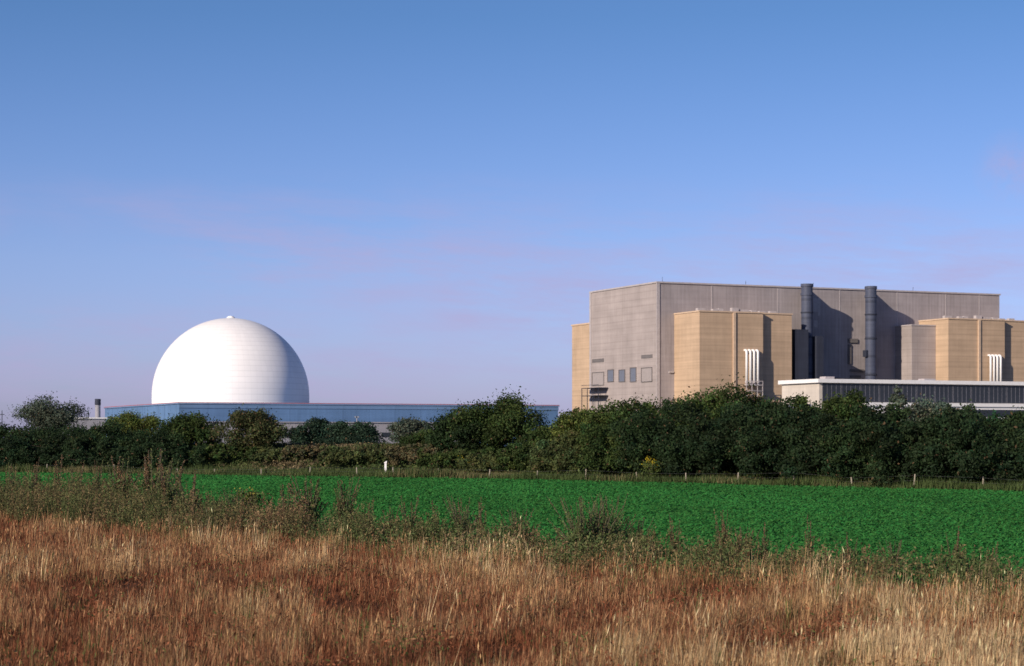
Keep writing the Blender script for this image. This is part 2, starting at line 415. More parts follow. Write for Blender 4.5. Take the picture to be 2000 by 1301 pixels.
Mt = empty('mast', ((4-1000)/F*400, 400, 0), 0, 'thin dark mast at the left edge of the view', 'mast')
MB().tube([(0,0,0),(0,0,8.8)], [0.14,0.07], 6).build('pole', M['dark'], Mt); MB().box(-.5,.5,-.05,.05,7.9,8.05).build('crossarm', M['dark'], Mt)
Lp = empty('lamp_post', ((697-1000)/F*420, 420, 0), 0, 'thin lamp post in front of the pale grey building', 'lamp post')
MB().tube([(0,0,0),(0,0,7.6)], [0.12,0.08], 6).build('pole', M['trim'], Lp); MB().box(-.45,.45,-.2,.2,7.6,7.8).build('lamp_head', M['greywall'], Lp)

# ---------------------------------------------------------------- trees
KC = {'dark': (0.021,0.040,0.014), 'mid': (0.040,0.064,0.017), 'yel': (0.085,0.110,0.026), 'grey': (0.075,0.092,0.065),
      'pine': (0.024,0.047,0.028), 'brn': (0.055,0.066,0.025), 'hedge': (0.018,0.034,0.013), 'brm': (0.105,0.092,0.045), 'olv': (0.065,0.082,0.028)}
def tree(name, px, top, hw, off, kind, label, cat='tree', n=9000, low=0.15, cone=False, group=None, depth=None, flat=False):
    Y = Yat(px, off); s = Y/F; x = (px-1000)*s; gz = float(ground(np.array([x]), np.array([Y]))[0]) - 0.1
    H = CAMZ + (HZ-top)*s - gz; w = hw*s; dpt = depth or w*0.85
    root = empty(name, (x, Y, gz), 0, label, cat, group)
    base = np.array(KC[kind])
    K_ = 80 if n > 6000 else 38
    if flat: K_ = 150
    u = unit(rng.normal(size=(K_, 3))); rad = rng.uniform(0.35, 1.0, K_)**0.6
    ph = rng.uniform(0, 6.28, 3)
    if cone:
        zc = rng.uniform(0.05, 0.95, K_); th = rng.uniform(0, 2*PI, K_); rr = (1-zc)**0.5*rng.uniform(0.3, 1.1, K_)
        Cc = np.stack([np.cos(th)*rr*w*0.95, np.sin(th)*rr*w*0.9, zc*H*0.93], 1); cr = (0.12+0.18*(1-zc))*w*rng.uniform(.8, 1.7, K_)
    elif flat:
        cr = rng.uniform(0.07, 0.24, K_)*min(w, H*0.6)
        xx = rng.uniform(-1.25, 1.25, K_)*w; yy = rng.uniform(-1, 1, K_)*dpt
        tp = H*(0.92+0.09*np.sin(xx*0.9+ph[0])+0.06*np.sin(xx*2.3+ph[1]))
        tp = tp*np.where(yy < 0, 1-0.55*(yy/dpt)**2, 1)
        zz = rng.uniform(0.0, 1.0, K_)**0.6*(tp-cr)
        Cc = np.stack([xx, yy, np.maximum(zz, cr*0.5)], 1)
    else:
        cz = H*(1+low)/2; rz = H*(1-low)/2
        cr = rng.uniform(0.08, 0.26, K_)*min(w, H*0.75)
        irr = 0.93 + 0.24*np.sin(u[:,0]*4+ph[0]) * np.cos(u[:,2]*5+ph[1])
        Cc = np.stack([u[:,0]*rad*irr*(w-cr*0.6), u[:,1]*rad*(dpt-cr*0.5), cz + u[:,2]*rad*(rz-cr*0.9)*np.where(u[:,2] > 0, np.minimum(irr, 1.03), 1)], 1)
        q = Cc[:,2] < H*0.45
        Cc[q,0] *= 1.25
    cb = rng.uniform(0.65, 1.4, K_) if flat else rng.uniform(0.55, 1.5, K_); hue = rng.normal(0, 0.12, K_)
    n = int(n*1.8); wt = cr**2; idx = rng.choice(K_, n, p=wt/wt.sum())
    d = unit(rng.normal(size=(n, 3))); rr = rng.uniform(0.2, 1.3, n)**0.5
    P = Cc[idx] + d*(cr[idx]*rr)[:,None]*np.array([1.2,1.15,0.85])
    k = rng.random(n) < 0.18; P[k] += d[k]*(cr[idx[k]]*rng.uniform(.15, .9, k.sum()))[:,None]
    P[:,2] = np.maximum(P[:,2], 0.05)
    N = unit(d + 0.9*rng.normal(size=(n, 3)))
    sz = rng.uniform(0.4, 1.25, n)*0.084
    V = leaves(P, N, sz*1.25, sz*0.7)
    c = base*cb[idx][:,None]*rng.uniform(0.75, 1.3, n)[:,None]
    c[:,0] *= (1+hue[idx]+rng.normal(0, 0.1, n)); c[:,1] *= (1+0.3*hue[idx])
    br = rng.random(n) < (0.10 if kind in ('brn','brm') else 0.015); c[br] = np.array([0.12,0.075,0.04])
    np_mesh('crown', V, 4, np.clip(c, 0.002, 1), M['leaf'], root)
    t = MB(); r0 = max(0.08, H*0.026)
    hgt = H*0.55
    t.tube([(0,0,-0.1), (0.1*w*0.3, 0, hgt*0.5), (0, 0.05*w, hgt)], [r0, r0*0.75, r0*0.45], 8)
    for q in range(10 if n > 6000 else 6):
        e = Cc[q]; z0 = min(hgt*random.uniform(0.25, 0.9), max(0.2, e[2]*0.7))
        t.tube([(0,0.02,z0), tuple(e*0.55+np.array([0,0,z0*0.5])), tuple(e)], [r0*0.4, r0*0.22, r0*0.08], 5)
    t.build('trunk', M['bark'], root, True)
    return root

T = [
 ('tree', 108, 767, 74, 26, 'grey', 'pale grey-green willowy tree standing above the dark hedge at far left', 9500, .2, 0),
 ('bush', 22, 820, 70, 9, 'dark', 'dark rounded bush at the left edge of the view', 7000, 0, 0),
 ('bush', 118, 816, 85, 10, 'dark', 'dark wide bush below the pale grey-green tree', 9000, 0, 0),
 ('bush', 205, 818, 72, 8, 'dark', 'dark bush below the small pale chimney', 8000, 0, 0),
 ('bush', 298, 832, 64, 6, 'dark', 'low dark bush at right end of the left hedge', 7000, 0, 0),
 ('tree', 258, 796, 60, 18, 'yel', 'sunlit yellow-green tree left of the dome in front of the blue wall', 9000, .1, 0),
 ('tree', 372, 804, 66, 12, 'mid', 'rounded green tree below the left edge of the dome', 10500, .0, 0),
 ('tree', 494, 792, 68, 12, 'brn', 'olive-brown hawthorn tree directly below the white dome', 11000, .0, 0),
 ('pine_tree', 583, 826, 30, 26, 'pine', 'small dark pine, leftmost of the four before the grey building', 5000, 0, 1),
 ('pine_tree', 618, 813, 40, 28, 'pine', 'tallest of the small dark pines before the grey building', 6500, 0, 1),
 ('pine_tree', 664, 820, 38, 27, 'pine', 'small dark pine left of the thin lamp post', 6000, 0, 1),
 ('pine_tree', 708, 822, 46, 28, 'pine', 'broad dark pine, rightmost of the four before the grey building', 6500, 0, 1),
 ('tree', 802, 816, 48, 20, 'grey', 'small blue-grey tree left of the big round tree', 7500, .05, 0),
 ('bush', 838, 834, 44, 15, 'mid', 'low green bush at the left foot of the big round tree', 5000, 0, 0),
 ('tree', 968, 763, 92, 13, 'mid', 'big round dark green tree in the middle covering the end of the blue wall', 17000, .0, 0),
 ('bush', 905, 798, 68, 11, 'dark', 'dark lower bush leaning on the left of the big round tree', 8500, 0, 0),
 ('bush', 1064, 820, 54, 12, 'mid', 'small green bush just right of the big round tree', 6500, 0, 0),
 ('tree', 1142, 783, 64, 10, 'yel', 'yellow-green feathery tree at left corner of the grey power station', 10000, .0, 0),
 ('tree', 1238, 765, 84, 10, 'mid', 'broad green tree below the windows of the grey side wall', 12000, .0, 0),
 ('tree', 1318, 778, 70, 10, 'dark', 'dark tree below the first tan tower, left corner', 9500, .0, 0),
 ('tree', 1415, 742, 98, 10, 'mid', 'tallest hedge tree below the white pipes of the first tan tower', 16000, .0, 0),
 ('tree', 1508, 772, 74, 9, 'dark', 'dark tree just right of the tallest hedge tree', 10500, .0, 0),
 ('tree', 1562, 766, 60, 10, 'mid', 'green tree below the left end of the low white-roofed hall', 10500, .0, 0),
 ('tree', 1648, 750, 76, 9, 'mid', 'leafy rounded tree covering the left windows of the low hall', 12000, .0, 0),
 ('tree', 1748, 753, 30, 13, 'grey', 'slender grey-green tree in front of the hall window band', 6000, .1, 0),
 ('tree', 1712, 778, 62, 8, 'dark', 'dark low tree at the foot of the slender grey-green tree', 8500, .0, 0),
 ('tree', 1830, 768, 68, 10, 'grey', 'soft grey-green tree in front of the lower hall wall on the right', 9500, .0, 0),
 ('tree', 1905, 784, 68, 8, 'dark', 'dark tree right of the soft grey-green tree', 9500, .0, 0),
 ('tree', 1990, 790, 72, 8, 'dark', 'dark tree at the right edge of the view', 9500, .0, 0),
]
for (nm, px, top, hw, off, kd, lb, n_, lo, cn) in T:
    tree(nm, px, top, hw, off, kd, lb, 'bush' if nm == 'bush' else 'tree', n_, lo, bool(cn))
FB = [(30,838,84,5,'hedge','dark hedge bush at the left edge, in front of the others'),
 (130,840,84,4.8,'hedge','dark hedge bush in front, below the pale grey-green tree'),
 (230,844,80,4.4,'hedge','dark hedge bush in front, below the small pale chimney'),
 (322,856,64,4.4,'dark','last low dark bush at the right end of the left hedge'),
 (1152,842,74,6,'olv','low olive bush at the left foot of the long dark hedge'),
 (1232,818,78,6.4,'mid','green bush in the hedge front below the broad green tree'),
 (1310,800,84,6.0,'dark','dark hedge bush above the yellow-flowered plant'),
 (1392,782,84,6.4,'hedge','dark hedge bush below the tallest hedge tree, left of two'),
 (1470,786,84,6.2,'hedge','dark hedge bush below the tallest hedge tree, right of two'),
 (1550,790,84,6.0,'hedge','dark hedge bush below the left end of the low hall'),
 (1632,788,84,5.8,'hedge','dark hedge bush below the leafy rounded tree'),
 (1715,794,84,5.6,'dark','dark hedge bush below the slender grey-green tree'),
 (1800,792,84,5.4,'hedge','dark hedge bush below the soft grey-green tree'),
 (1885,797,84,5.2,'hedge','dark hedge bush, second from the right edge'),
 (1972,798,88,5.0,'hedge','dark hedge bush at the right edge of the view')]
for (px, top, hw, off, kd, lb) in FB:
    tree('hedge_bush', px, top, hw, off, kd, lb, 'bush', 17000 if hw > 65 else 9000, 0, False, depth=3.8, flat=True)
SB = [(436,866,52,9,'mid','low green bush between the rounded green tree and the hawthorn'),
 (556,868,46,10,'olv','low olive bush just right of the hawthorn'),(620,868,52,11,'brm','low brown bramble patch below the tallest small pine'),
 (692,870,52,8,'olv','low green bush below the broad dark pine'),(756,866,44,11,'brn','small dark bush behind the white marker post'),
 (825,864,52,9,'brm','pale brown bramble mound below the small blue-grey tree'),(890,872,58,7,'mid','low green bush on the bank left below the big tree'),
 (975,874,62,6,'olv','low olive bush on the bank under the big round tree'),(1045,864,58,7,'mid','green bush on the bank right of the big round tree'),
 (1104,856,54,6,'olv','olive bush on the bank below the yellow-green tree')]
for (px, top, hw, off, kd, lb) in SB:
    tree('low_bush', px, top, hw, off, kd, lb, 'bush', 6000, -0.1, False, depth=2.6, flat=True)

# ---------------------------------------------------------------- scrub on the bank (stuff)
def bank_scrub():
    n = 15000
    x = rng.uniform(-68, 45, n); d = rng.uniform(0.3, 22, n)
    keep = rng.random(n) < np.clip(0.5 + 0.6*nz(x, d*3, 0.5, 8) + 0.3, 0.25, 1); x, d = x[keep], d[keep]
    y = yf(x)+d; z = ground(x, y); n = len(x)
    m = 26; sz = rng.uniform(0.2, 0.85, n)*(1+0.6*nz(x, y, 0.3, 9))
    sz = np.clip(sz*np.where(d < 2.5, 0.6, 1.0), 0.12, 1.3)
    X = np.repeat(x, m); Y = np.repeat(y, m); Z = np.repeat(z, m); S_ = np.repeat(sz, m); N_ = n*m
    q = unit(rng.normal(size=(N_, 3))); q[:,2] = np.abs(q[:,2])
    P = np.stack([X, Y, Z], 1) + q*(S_*rng.uniform(0.4, 1.0, N_))[:,None]*np.array([1.1,1.1,0.85])
    V = leaves(P, unit(q+0.8*rng.normal(size=(N_, 3))), rng.uniform(0.06, 0.15, N_), rng.uniform(0.03, 0.07, N_))
    t = np.clip(0.40+0.5*nz(x, y*0.7, 0.22, 12)+rng.normal(0, .22, n), 0, 1)
    c0 = np.array([0.042,0.068,0.020]); c1 = np.array([0.17,0.13,0.07]); c2 = np.array([0.082,0.10,0.034])
    cc = np.where((t > .80)[:,None], c1, np.where((t > .42)[:,None], c2, c0))*rng.uniform(.6, 1.3, n)[:,None]
    c = np.repeat(cc, m, axis=0)*rng.uniform(0.6, 1.4, N_)[:,None]
    o = np_mesh('bank_undergrowth', V, 4, c, M['scrub']); tag(o, 'rough green and brown undergrowth covering the low bank behind the fence', 'undergrowth', kind='stuff')
bank_scrub()

# ---------------------------------------------------------------- blades
def blades(x, y, h, w, lean, c, name, mat):
    n = len(x); z = ground(x, y)
    th = rng.uniform(0, 2*PI, n); wx, wy = np.cos(th)*w, np.sin(th)*w
    lt = rng.uniform(0, 2*PI, n); lx = np.cos(lt)*lean*h + 0.06*h; ly = np.sin(lt)*lean*h
    B0 = np.stack([x-wx, y-wy, z], 1); B1 = np.stack([x+wx, y+wy, z], 1); Tp = np.stack([x+lx, y+ly, z+h], 1)
    V = np.stack([B0, B1, Tp], 1).reshape(-1, 3)
    o = np_mesh(name, V, 3, c, mat)
    return o, Tp

def dry_grass():
    nc = 50000
    Y = 19*np.exp(rng.random(nc)**0.9*math.log(90/19)); X = rng.uniform(-0.35, 0.35, nc)*Y
    k = Y < ye(X) + rng.normal(0.3, 1.2, nc); X, Y = X[k], Y[k]
    tus = 0.7*nz(X, Y*.45, 1.1, 71)+0.65*nz(X, Y*.6, 3.0, 74)+rng.normal(0, .22, len(X)); big = nz(X, Y*.45, .40, 72)
    nc = len(X); m = 13
    e = np.clip(1-(ye(X)-Y)/10, 0, 1)
    rightness = np.clip((X/Y)*2.4, -.45, .40)
    fore = np.clip((32-Y)/8, 0, 1)
    hc = 0.24 + 0.18*tus + 0.06*big + rng.normal(0, 0.045, nc)
    tall = (rng.random(nc) < 0.16) & (tus > .35); hc = np.where(tall, hc*1.5, hc); hc = np.clip(hc+.14*e, 0.06, 0.90)
    p = 0.85*tus + 0.5*big + rng.normal(0, 0.22, nc) + 0.3*tall + .5*rightness + .08*e + .05*fore - .16
    straw = np.array([0.64,0.47,0.26]); gold = np.array([0.46,0.285,0.135]); tan = np.array([0.35,0.185,0.092]); rus = np.array([0.22,0.080,0.038]); drk = np.array([.105,.046,.027]); grn = np.array([0.10,0.13,0.038])
    def sel(p, *pairs):
        out = np.tile(pairs[-1][1], (len(p), 1))
        for th, c in reversed(pairs[:-1]): out = np.where((p > th)[:,None], c, out)
        return out
    cc = sel(p, (.78, straw), (.25, gold), (-.25, tan), (-.95, rus), (0, drk))
    rd = rng.random(nc) < .09; cc = np.where(rd[:,None], rus*1.15, cc)
    gm = (rng.random(nc) < 0.02 + 0.16*e + .04*fore) | ((nz(X, Y*.6, .9, 75) > 1.0) & (rng.random(nc) < .4)); cc = np.where(gm[:,None], grn, cc)
    x = np.repeat(X, m); y = np.repeat(Y, m); s = 0.06+0.0014*y
    n = len(x); x = x + rng.normal(0, 1, n)*s; y = y + rng.normal(0, 1, n)*s
    h = np.repeat(hc, m)*rng.uniform(0.4, 1.35, n); w = 0.003 + 0.00013*y*rng.uniform(0.4, 1.6, n)
    c = np.repeat(cc, m, axis=0)*rng.uniform(0.4, 1.35, n)[:,None]
    mess = np.repeat(np.where(tus < 0, .5, .2), m)
    lean = np.where(rng.random(n) < mess, rng.uniform(.5, 2.2, n), rng.uniform(0, .34, n)); h = np.where(lean > .45, h*.6, h)
    o, Tp = blades(x, y, h, w, lean, c, 'dry_grass', M['straw'])
    tag(o, 'tall dry straw and russet grass filling the foreground', 'grass', kind='stuff')
    k = (rng.random(n) < 0.14) & (lean < .4) & (np.repeat(tus, m) > -.1); Tp = Tp[k]; c2 = c[k]*1.15; kk = len(Tp)
    L = rng.uniform(0.03, 0.09, kk); W_ = 0.0045+0.00013*Tp[:,1]
    up = unit(np.stack([rng.normal(0.12, 0.2, kk), rng.normal(0, 0.2, kk), np.ones(kk)], 1)); sd = unit(np.cross(up, rng.normal(size=(kk, 3))))
    Cn = Tp - up*(L*0.5)[:,None]
    V = np.stack([Cn-up*L[:,None], Cn-sd*W_[:,None], Cn+up*L[:,None], Cn+sd*W_[:,None]], 1).reshape(-1, 3)
    o = np_mesh('grass_seed_heads', V, 4, np.clip(c2, 0, .75), M['straw']); tag(o, 'pale feathery seed heads on the dry foreground grass', 'grass', kind='stuff')
    n = 110000
    Y = 19*np.exp(rng.random(n)**0.9*math.log(70/19)); X = rng.uniform(-0.35, 0.35, n)*Y
    k = (Y < ye(X)) & (nz(X, Y*.6, 1.1, 81)+rng.normal(0, .3, n) > .3); X, Y = X[k], Y[k]; n = len(X)
    P = np.stack([X, Y, rng.uniform(.02, .38, n)], 1); t = rng.random(n) + .3*(nz(X, Y, .5, 83) > .7)
    c = np.where((t < .58)[:,None], rus*1.1, np.where((t < .82)[:,None], tan*.8, grn*.9))*rng.uniform(.5, 1.4, n)[:,None]
    L = rng.uniform(.012, .034, n)*(1+.008*Y)
    o = np_mesh('low_tangle', leaves(P, unit(rng.normal(size=(n, 3))), L, L*.4), 4, c, M['straw']); tag(o, 'low rusty tangle of dead leaves between the grass tussocks', 'weeds', kind='stuff')
dry_grass()

def crop():
    n = 600000
    Y = 31*np.exp(rng.random(n)**0.85*math.log(185/31)); X = rng.uniform(-0.34, 0.34, n)*Y
    k = (Y > ye(X)+rng.uniform(-1, .5, n)) & (Y < yf(X)-1.6+1.2*nz(X, Y*0, .35, 77)+rng.normal(0, .5, n)); X, Y = X[k], Y[k]; n = len(X)
    hgt = 0.27+0.025*nz(X, Y, 0.9, 31)+0.03*nz(X, Y, 4.2, 32)
    Z = hgt*rng.uniform(0.55, 1.0, n)
    P = np.stack([X, Y, Z], 1)
    N = unit(np.stack([rng.normal(0, .5, n), rng.normal(-.25, .5, n), np.full(n, 1.0)], 1))
    s = 0.032+0.00038*Y
    V = leaves(P, N, s*rng.uniform(.7, 1.4, n), s*0.6)
    b = (1+0.10*nz(X, Y*.35, 0.2, 33)+0.06*nz(X, Y*.4, .8, 34))*rng.uniform(0.72, 1.28, n)
    c = np.array([0.030,0.180,0.040])*b[:,None]; c[:,0] += 0.025*rng.random(n)
    o = np_mesh('crop', V, 4, np.clip(c, .002, 1), M['crop']); tag(o, 'bright green leafy crop covering the flat field', 'crop', kind='stuff')
crop()

def verge():
    n = 110000
    X = rng.uniform(-70, 48, n); Y = yf(X) + rng.uniform(-2.6, 3.6, n)
    h = rng.uniform(0.2, 0.75, n)*(1+0.4*nz(X, Y, .5, 41))
    t = nz(X, Y, 0.35, 42)+rng.normal(0, .4, n)
    c = np.where((t > 0.4)[:,None], np.array([.17,.15,.07]), np.array([.070,.10,.032]))*rng.uniform(.6, 1.3, n)[:,None]
    o, _ = blades(X, Y, h, 0.03+0.00015*Y*rng.random(n), rng.uniform(0, .5, n), c, 'verge_grass', M['straw'])
    tag(o, 'olive rough grass along the fence at the far side of the crop', 'grass', kind='stuff')
    n = 70000
    X = rng.uniform(-25, 14, n); Y = ye(X) + rng.normal(0.8, 2.0, n)
    k = nz(X, Y, .9, 43) > -0.3; X, Y = X[k], Y[k]; n = len(X)
    h = rng.uniform(0.2, 0.75, n)*(1+.3*nz(X, Y, 1.7, 46)); z = h*rng.random(n)
    P = np.stack([X, Y, z], 1)+rng.normal(0, .05, (n, 3)); N = unit(rng.normal(size=(n, 3))+np.array([0, -.4, .3]))
    V = leaves(P, N, rng.uniform(.03, .065, n), rng.uniform(.010, .025, n))
    tn = (rng.random(n) < .3)[:,None]
    c = np.where(tn, np.array([.22,.16,.08]), np.array([.09,.13,.045]))*rng.uniform(.5, 1.4, n)[:,None]
    o = np_mesh('margin_weeds', V, 4, c, M['scrub']); tag(o, 'low green weeds along the near edge of the crop', 'weeds', kind='stuff')
verge()

def stalk_belt():
    ns = 16000
    u = rng.random(ns)
    X = np.where(u < .6, rng.uniform(-26, -8.0, ns), rng.uniform(-9, 13, ns))
    Y = ye(X) + np.where(X < -9, rng.uniform(-5, 8, ns), rng.normal(.4, 1.9, ns))
    px = 1000 + X/Y*F
    cl = nz(X, Y*.5, 1.5, 61) + .4*nz(X, Y, .5, 64) + rng.normal(0, .2, ns)
    k = cl > np.where(px < 370, -.12, .12); X, Y, px, cl = X[k], Y[k], px[k], cl[k]; ns = len(X)
    top = np.where(px < 380, 1.6, np.where(px < 720, 1.15, .88))
    H = top*rng.uniform(.3, 1.05, ns)*(.66+.38*cl) + .1; H = np.clip(H, .2, 2.2)
    tone = np.clip(.33+.5*nz(X, Y, .8, 63)+rng.normal(0, .25, ns), 0, 1)[:,None]
    colr = np.array([.21,.13,.07])*tone + np.array([.095,.118,.042])*(1-tone)
    w = 0.005+.00006*Y
    o, Tp = blades(X, Y, H, w, rng.uniform(0, .25, ns), colr*.8, 'weed_stalks', M['straw'])
    tag(o, 'ragged belt of brown-green weed stalks along the near crop edge', 'weeds', kind='stuff')
    m = 30; B_ = np.stack([X, Y, np.zeros(ns)], 1)
    f = rng.uniform(.15, 1.0, (ns, m)); P = (B_[:,None,:]*(1-f[...,None]) + Tp[:,None,:]*f[...,None]).reshape(-1, 3)
    sp_ = (np.repeat(H, m)*.05*(1.2-f.ravel()))[:,None]; P = P + rng.normal(size=P.shape)*sp_*np.array([1,1,.6])
    n = len(P); L = rng.uniform(.014, .036, n)*(1.15+.004*P[:,1])
    c = np.repeat(colr, m, axis=0)*rng.uniform(.5, 1.5, n)[:,None]
    N = unit(rng.normal(size=(n, 3))); V = leaves(P, N, L, L*.42)
    o = np_mesh('weed_seed_tufts', V, 4, c, M['straw']); tag(o, 'brown seed tufts on the weed stalks along the near crop edge', 'weeds', kind='stuff')
stalk_belt()

# ---------------------------------------------------------------- tall weeds
def weed_proto(kind, seed):
    r = np.random.default_rng(seed)
    ns = {'spire': 14, 'bushy': 38, 'thin': 6, 'tall': 26, 'green': 46}[kind]
    spread = {'spire': .24, 'bushy': .50, 'thin': .12, 'tall': .34, 'green': .62}[kind]
    st = MB(); P = []; C = []; L = []
    for k in range(ns):
        a = r.uniform(0, 2*PI); s = spread*r.uniform(.1, 1); h = r.uniform(.42, 1.0) if k else 1.0
        tip = np.array([math.cos(a)*s, math.sin(a)*s, h]); b = np.array([math.cos(a)*.04, math.sin(a)*.04, 0]); mid = (tip+b)/2; mid[2] += .05; mid[:2] *= .8
        st.tube([tuple(b), tuple(mid), tuple(tip)], [.008, .006, .003], 4)
        olive = r.random() < {'bushy': .85, 'green': .95}.get(kind, .45)
        for q in range(80 if kind in ('bushy', 'green') else 120):
            f = r.uniform(.2, 1.0); p = b*(1-f)**2+2*mid*f*(1-f)+tip*f*f
            w = .042*(1.12-f)*1.5
            P.append(p+r.normal(0, 1, 3)*w*np.array([.6,.6,.3])); L.append(r.uniform(.009, .022))
            C.append((np.array([.13,.15,.055]) if olive else np.array([.20,.125,.068]))*r.uniform(.4, 1.5))
        for q in range(30):
            f = r.uniform(.03, .65); p = b*(1-f)**2+2*mid*f*(1-f)+tip*f*f
            P.append(p+r.normal(0, .06, 3)); L.append(r.uniform(.02, .042)); C.append(np.array([.085,.12,.042])*r.uniform(.6, 1.4))
    P = np.array(P); P[:,2] = np.maximum(P[:,2], .01); n = len(P); L = np.array(L)
    V = leaves(P, unit(r.normal(size=(n, 3))), L, L*.45)
    return st, V, np.array(C)
protos = {}
def weed(kind, px, topy, basey, label, cat='weed', wide=1.0):
    Y = CAMZ*F/(basey-HZ); s = Y/F; x = (px-1000)*s; h = (basey-topy)*s*1.08
    var = random.randint(0, 2); key = (kind, var)
    if key not in protos:
        st, V, C = weed_proto(kind, 50+var*7+len(kind))
        a = st.build('stem', M['bark']); b = np_mesh('foliage', V, 4, C, M['straw']); protos[key] = (a, b, [False])
    a, b, used = protos[key]
    root = empty('tall_weed', (x, Y, 0), random.uniform(0, 6.28), label, cat, 'tall weeds along the near edge of the crop')
    if not used[0]: pa, pb = a, b; used[0] = True
    else:
        pa, pb = a.copy(), b.copy(); col.objects.link(pa); col.objects.link(pb)
    pa.parent = root; pb.parent = root
    wd = h*wide; root.scale = (wd, wd, h)
W = [
 ('spire',18,910,1000,'tall brown seeded weed at the left edge of the view',1),
 ('spire',62,901,1000,'tall brown seeded weed second from the left edge',1),
 ('thin',112,896,995,'thin brown weed stem below the pale grey-green tree',1),
 ('spire',148,912,1000,'brown seeded weed in the left thicket, before the tallest clump',1),
 ('spire',190,906,1000,'brown weed with bare stems left of the tallest brown clump',.8),
 ('tall',238,900,1012,'wide brown seeded weed clump, left half of the tall thicket',1.1),
 ('tall',298,886,1018,'tallest and darkest brown weed clump in the left thicket',1.1),
 ('tall',322,904,1024,'dark brown weed clump at the right side of the tallest one',.9),
 ('thin',348,920,1020,'thin brown weed at right side of the dark clumps',1),
 ('spire',372,926,1036,'brown weed standing alone just right of the tall thicket',1),
 ('thin',408,965,1030,'short thin weed below the rounded green tree',1),
 ('bushy',462,958,1035,'bushy green-brown weed beside the yellow-topped plant',.9),
 ('spire',525,985,1045,'short weed tuft between the yellow-topped plant and the wide clumps',1),
 ('spire',562,953,1048,'brown weed at left of the twin wide clumps below the dome',1),
 ('tall',602,934,1050,'wide brown weed clump below the right edge of the dome',1.1),
 ('tall',672,936,1050,'narrow upright brown weed clump right of the wide clump',.8),
 ('thin',722,980,1056,'short thin weed right of the upright brown clump',1),
 ('spire',765,992,1064,'small olive weed below the white marker post',1),
 ('spire',800,975,1070,'brown-green weed below the small blue-grey tree',1),
 ('thin',852,985,1070,'thin weed spike left of the big tree foot',1),
 ('bushy',905,976,1076,'loose green bushy weed below the big round tree',1),
 ('thin',940,978,1068,'thin pale weed spike below the big round tree',1),
 ('bushy',1012,1000,1082,'low bushy brown weed left of the large bushy clump',1.2),
 ('green',1138,978,1104,'large feathery olive weed clump in the middle of the margin, left part',.9),
 ('bushy',1166,990,1104,'bushy olive weed in the middle of the large feathery clump',.9),
 ('green',1192,974,1100,'large feathery olive weed clump in the middle of the margin, right part',.7),
 ('bushy',1242,1016,1100,'green weed just right of the large olive clump',1),
 ('spire',1318,1010,1108,'thin seeded weed right of the middle below the tan tower',.8),
 ('tall',1412,1004,1112,'pointed brown weed below the tallest hedge tree',.6),
 ('bushy',1450,1035,1114,'low green weed beside the pointed brown weed',.9),
 ('thin',1490,1026,1110,'leaning thin weed right of the pointed brown weed',1.2),
 ('thin',1580,1014,1120,'single tall thin stem before the right part of the crop',.8),
 ('spire',1660,1046,1126,'short green stem in the right grass margin',.9),
 ('bushy',1745,1060,1134,'low green weed in the right grass margin below the slender tree',.9),
 ('spire',1865,1036,1140,'pale seeded weed near the right edge of the margin',.8),
 ('thin',1940,1065,1150,'last thin stem at the right of the margin',1),
]
for k, px, t_, b_, lb, wd in W: weed(k, px, t_, b_, lb, wide=wd)

def flower_plant(px, topy, Y, label, n=160, name='yellow_flower_plant', w=.5, cy=(.55,.42,.03)):
    s = Y/F; x = (px-1000)*s; zg = float(ground(np.array([x]), np.array([Y]))[0]); h = CAMZ+(HZ-topy)*s-zg
    root = empty(name, (x, Y, zg), 0, label, 'flower')
    st = MB()
    tips = []
    for k in range(14):
        a = rng.uniform(0, 6.28); q = rng.uniform(.1, w); e = (math.cos(a)*q, math.sin(a)*q, h*rng.uniform(.6, 1))
        tips.append(e); st.tube([(0,0,0), (e[0]*.4, e[1]*.4, e[2]*.6), e], [.02,.015,.008], 4)
    st.build('stem', M['bark'], root)
    P = np.array(tips)[rng.integers(0, 14, n)] + rng.normal(0, .09, (n, 3)); N = unit(rng.normal(size=(n, 3)))
    np_mesh('blossom', leaves(P, N, np.full(n, .045), np.full(n, .03)), 4, np.array(cy)*rng.uniform(.6, 1.2, n)[:,None], M['straw'], root)
    m = n*3+200; P = np.stack([rng.normal(0, w*.5, m), rng.normal(0, w*.5, m), h*rng.uniform(.05, .9, m)], 1)
    np_mesh('foliage', leaves(P, unit(rng.normal(size=(m, 3))), np.full(m, .08), np.full(m, .04)), 4, np.array([.08,.11,.03])*rng.uniform(.6, 1.3, m)[:,None], M['scrub'], root)
flower_plant(1272, 895, Yat(1272, -0.6), 'yellow-flowered plant by the fence below the dark hedge', 260, w=.6)
flower_plant(905, 893, Yat(905, 5), 'small yellow-flowered plant on the bank below the big round tree', 90)
flower_plant(490, 955, 74, 'yellow-green topped plant in the weeds at the left of the crop', 120, w=.6, cy=(.28,.25,.05))

